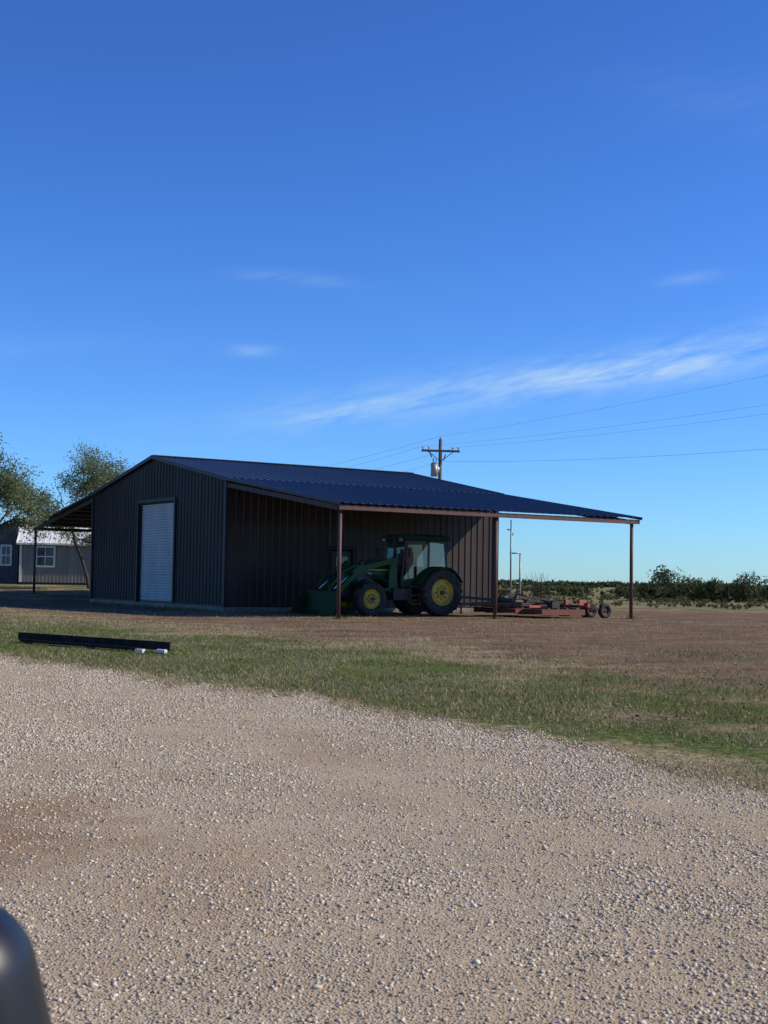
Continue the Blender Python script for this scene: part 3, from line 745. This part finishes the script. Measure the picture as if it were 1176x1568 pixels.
# ---------------------------------------------------------------- trees
M['leaf']=islandmat('mesquite_leaves',[(0,(.085,.11,.038)),(.5,(.15,.175,.07)),(1,(.27,.28,.13))],trans=.4)
M['bleaf']=islandmat('brush_leaves',[(0,(.038,.050,.020)),(.5,(.078,.092,.038)),(1,(.16,.16,.07))],trans=.3)
def leafmesh(C,size,name,mt,parent=None,droop=0):
    n=len(C);s=size*(.6+.8*rng.random(n))
    u=rng.normal(0,1,(n,3));u/=np.linalg.norm(u,axis=1)[:,None]
    v=np.cross(u,rng.normal(0,1,(n,3)));v/=np.linalg.norm(v,axis=1)[:,None]
    u=u*s[:,None]*1.3;v=v*s[:,None]*.45
    V=np.stack([C-u,C-v*.9,C+u,C+v],1).reshape(-1,3);F=np.arange(4*n).reshape(-1,4)
    return npmesh(name,V,F,mt,parent)
def tree(name,loc,trunks,seed,twig=1.0,nl=34,lsize=.055,spread=.22):
    r_=np.random.default_rng(seed);e=empty(name,loc)
    tb=B();LC=[]
    def grow(p,d,length,r,lev):
        n=5;pts=[p];rs=[r];q=Vector(p);dd=Vector(d).normalized()
        for i in range(n):
            dd=(dd+Vector(r_.normal(0,.20,3))+Vector((0,0,.03 if lev<2 else -.06))).normalized()
            q=q+dd*length/n;pts.append(q.copy());rs.append(r*(1-.55*(i+1)/n))
            if lev<3 and i>=1:
                for _ in range(1 if lev<2 else 2):
                    if r_.random()<.85:
                        nd=(dd+Vector(r_.normal(0,.75,3))+Vector((0,0,.12))).normalized()
                        grow(q.copy(),nd,length*(.55+.2*r_.random()),rs[-1]*.62,lev+1)
            if lev>=2 and r_.random()<.85:
                k=int(nl*(.3+r_.random()));c=np.array(q)+r_.normal(0,1,(k,3))*np.array([spread,spread,spread*.7])
                LC.append(c)
        tb.tube(pts,rs,n=6 if lev<2 else 4)
        if lev==3 or lev==2:
            c=np.array(q)+r_.normal(0,1,(nl,3))*spread;LC.append(c)
    for (pts,r,ends) in trunks:
        rs=[r*(1-.5*i/(len(pts)-1)) for i in range(len(pts))]
        tb.tube(pts,rs,n=8)
        last=Vector(pts[-1]);dirv=(last-Vector(pts[-2])).normalized()
        for (dx,dy,dz,ln) in ends: grow(last,(dx,dy,dz),ln,rs[-1]*.75,1)
        mid=Vector(pts[-2]);grow(mid,(r_.normal(0,.6),r_.normal(0,.6),.5),1.3,rs[-1]*.5,2)
    tb.obj('trunk_and_limbs',M['bark'],e,smooth=True)
    C=np.concatenate(LC);leafmesh(C,lsize,'foliage',M['leaf'],e)
    return e
tree('mesquite_tree',(-15.5,72.5,.25),[
 ([(0,0,-.1),(-.15,0,.8),(-.5,.1,1.8),(-.9,.1,2.7),(-1.1,0,3.8)],.12,[(-.7,.1,1,2.0),(.1,.2,1,2.0),(-.9,-.3,.4,2.0)]),
 ([(.1,0,-.1),(.05,.1,1.2),(.0,.2,2.6),(.3,.2,4.1)],.12,[(.7,0,1,2.5),(-.1,.3,1.1,2.4),(1.0,-.2,.6,2.6)])],11,nl=27)
tree('mesquite_tree',(-18.7,63.5,.2),[
 ([(-.6,0,-.1),(-.4,0,1.0),(.0,.1,2.2),(.5,.1,3.1)],.17,[(.6,.1,.8,2.1),(.1,.2,1,2.4),(.9,-.3,.2,1.8)]),
 ([(-.7,0,-.1),(-1.0,.1,1.4),(-1.0,.2,2.8),(-.7,.2,3.8)],.16,[(.2,0,1,2.4),(-.8,.3,.8,2.4),(.7,-.2,.8,2.0)])],23,nl=28,spread=.24)
tree('mesquite_tree',(-18.4,90,.7),[
 ([(0,0,-.1),(-.1,.1,1.4),(-.3,.2,2.8),(-.4,.2,4.3)],.15,[(.5,0,1,2.5),(-.6,.3,1,2.5),(.9,-.2,.5,2.4)])],31,nl=30,spread=.28)
def brush(name,specs,lsz,per,mt):
    C=[]
    for (x,y,w_,h_) in specs:
        k=int(per*w_*h_);nb=max(3,int(w_*2.2))
        cc=np.stack([x+rng.normal(0,.33*w_/1.4,nb),y+rng.normal(0,.3*w_/1.4,nb),h_*(.3+.4*rng.random(nb))],1)
        rr=(.16+.16*rng.random(nb))*min(w_,h_*1.3)
        idx=rng.integers(0,nb,k);dv_=rng.normal(0,1,(k,3));dv_/=np.linalg.norm(dv_,axis=1)[:,None]
        p=cc[idx]+dv_*(rr[idx]*(.35+.9*rng.random(k)**.8))[:,None]
        p[:,2]=np.abs(p[:,2])*np.where(p[:,2]>h_*1.1,.9,1);C.append(p)
    C=np.concatenate(C);return leafmesh(C,lsz,name,mt)
sp=[]
for i in range(50):
    y=103+30*rng.random();u=.180+.21*rng.random();x=u*y
    sp.append((x,y,1.6+2.0*rng.random(),.5+.8*rng.random()))
for u,h,w_ in((.180,1.3,1.7),(.192,1.9,1.3),(.214,2.7,3.2),(.233,2.2,2.6),(.250,1.5,2.),(.268,2.5,2.8),(.288,2.0,3),(.312,2.7,3.4),(.34,2.4,4),(.37,2.8,4)): sp.append((u*104,104+rng.normal(0,1),w_,h))
brush('brush_thicket',sp,.11,180,M['bleaf'])
sp=[]
for i in range(190):
    y=130+250*rng.random()**1.2;u=-.42+.85*rng.random();x=u*y
    sp.append((x,y,3+4*rng.random(),.4+.6*rng.random()))
brush('distant_scrub',sp,.22,50,M['bleaf'])
sp=[]
for i in range(260):
    y=72+75*rng.random();u=.05+.32*rng.random();x=u*y
    sp.append((x,y,1.0+1.8*rng.random(),.15+.22*rng.random()))
M['fleaf']=islandmat('field_weed_leaves',[(0,(.06,.075,.024)),(.5,(.12,.13,.05)),(1,(.26,.23,.12))],trans=.25)
brush('field_weeds',sp,.06,240,M['fleaf'])
sp=[(x,560+rng.normal(0,20),14+10*rng.random(),1.3+1.2*rng.random()) for x in np.arange(-240,245,8.)]
brush('distant_treeline',sp,.8,14,M['bleaf'])
tb=B();r_=np.random.default_rng(5)
for k in range(26):
    p=Vector((12.2+r_.normal(0,.35),108,.0));dd=Vector((r_.normal(0,.35),r_.normal(0,.3),1)).normalized();pts=[p.copy()];rs=[.03]
    for i in range(5):
        dd=(dd+Vector(r_.normal(0,.18,3))).normalized();p=p+dd*.45;pts.append(p.copy());rs.append(.03*(1-.17*(i+1)))
    tb.tube(pts,rs,n=4)
tb.obj('bare_shrub',M['bark'])
# ---------------------------------------------------------------- vehicle mirror (bottom-left, near)
mr=empty('vehicle_side_mirror',(-.286,.86,.880),math.radians(8))
bpy.ops.mesh.primitive_cube_add(size=1);o=bpy.context.object;o.name='mirror_housing'
o.scale=(.19,.12,.26)
bpy.ops.object.transform_apply(location=False,rotation=False,scale=True)
o.data.materials.append(M['plastic']);bm=o.modifiers.new('b','BEVEL');bm.width=.055;bm.segments=8
ss=o.modifiers.new('s','SUBSURF');ss.levels=2;ss.render_levels=2
for p in o.data.polygons:p.use_smooth=True
o.parent=mr;o.location=(0,0,0);o.rotation_euler=(0,math.radians(-14),0)
d=B();d.bar((-.05,0,-.05),(-.35,-.02,-.12),.07,.06);d.obj('mirror_arm',M['plastic'],mr,bevel=.02)
# ---------------------------------------------------------------- world
w=bpy.data.worlds.new('World');scene.world=w;w.use_nodes=True
nt=w.node_tree;N=nt.nodes;L=nt.links
bg=N['Background']
SE=math.radians(35);SAZ=math.atan2(.999,.041)
sky=N.new('ShaderNodeTexSky');sky.sky_type='NISHITA';sky.sun_disc=False;sky.sun_elevation=SE;sky.sun_rotation=SAZ
sky.air_density=1.0;sky.dust_density=.1;sky.ozone_density=2.0;sky.altitude=300
tc=N.new('ShaderNodeTexCoord')
sp_=N.new('ShaderNodeSeparateXYZ');L.new(tc.outputs['Generated'],sp_.inputs[0])
az=mth('ARCTAN2',sp_.outputs[0],sp_.outputs[1]);el=mth('ARCSINE',sp_.outputs[2])
def gauss(cx,cy,sx,sy,slope=0):
    dx=mth('SUBTRACT',az,cx);dy=mth('SUBTRACT',mth('SUBTRACT',el,cy),mth('MULTIPLY',dx,slope))
    a_=mth('DIVIDE',dx,sx);b__=mth('DIVIDE',dy,sy)
    return mth('EXPONENT',mth('MULTIPLY',mth('ADD',mth('MULTIPLY',a_,a_),mth('MULTIPLY',b__,b__)),-1.))
cv=N.new('ShaderNodeCombineXYZ')
L.new(mth('MULTIPLY',az,9.),cv.inputs[0]);L.new(mth('MULTIPLY',mth('SUBTRACT',el,mth('MULTIPLY',az,.2)),45.),cv.inputs[1])
wn=noise(1.6,8,vec=cv.outputs[0],rough=.62,dist=.6)
wn2=noise(4.5,6,vec=cv.outputs[0],rough=.6,dist=.4)
wisp=ramp(mth('ADD',mth('MULTIPLY',wn,.7),mth('MULTIPLY',wn2,.3)),[(.36,0),(.68,1)])
band=mth('ADD',gauss(.10,.145,.17,.015,.14),mth('MULTIPLY',gauss(.17,.153,.07,.009,.10),.8))
band=mth('ADD',band,mth('MULTIPLY',gauss(.26,.170,.06,.018,.20),.5))
band=mth('ADD',band,mth('MULTIPLY',gauss(-.035,.121,.05,.006,.22),.5))
sm=mth('ADD',mth('MULTIPLY',gauss(-.10,.165,.018,.004,0),.55),mth('MULTIPLY',gauss(-.07,.218,.04,.005,-.05),.35))
sm=mth('ADD',sm,mth('MULTIPLY',gauss(.22,.218,.02,.004,.1),.4))
sm=mth('ADD',sm,mth('MULTIPLY',gauss(.25,.335,.09,.02,-.2),.10))
sm=mth('ADD',sm,mth('MULTIPLY',gauss(-.27,.16,.08,.008,.1),.15))
cm=mth('MULTIPLY',mth('ADD',band,sm),wisp)
cm=mth('MULTIPLY',cm,.6,clamp=True)
tint=mixc(1.0,sky.outputs[0],(.60,.96,1.55),'MULTIPLY')
gm_=N.new('ShaderNodeGamma');gm_.inputs[1].default_value=1.25;L.new(tint,gm_.inputs[0])
tint=mixc(1.0,gm_.outputs[0],(.60,.605,.585),'MULTIPLY')
skyc=mixc(cm,tint,(5.2,7.0,8.6))
L.new(skyc,bg.inputs['Color']);bg.inputs['Strength'].default_value=.107
# sun
sd=bpy.data.lights.new('sun','SUN');sd.energy=5.0;sd.angle=math.radians(.5);sd.color=(1,.91,.77)
so=bpy.data.objects.new('sun',sd);COL.objects.link(so)
sv=Vector((math.sin(SAZ)*math.cos(SE),math.cos(SAZ)*math.cos(SE),math.sin(SE)))
so.rotation_euler=sv.to_track_quat('Z','Y').to_euler();so.location=sv*60
# camera
cd=bpy.data.cameras.new('camera');co=bpy.data.objects.new('camera',cd);COL.objects.link(co)
cd.sensor_width=36;cd.lens=48;cd.clip_start=.05;cd.clip_end=12000
cd.dof.use_dof=True;cd.dof.focus_distance=40;cd.dof.aperture_fstop=14
Mx=Matrix.Rotation(math.radians(90+2.87),4,'X')@Matrix.Rotation(math.radians(1.0),4,'Z')
Mx.translation=Vector((0,0,1.22));co.matrix_world=Mx
scene.camera=co
scene.view_settings.view_transform='Standard';scene.view_settings.look='None';scene.view_settings.exposure=0
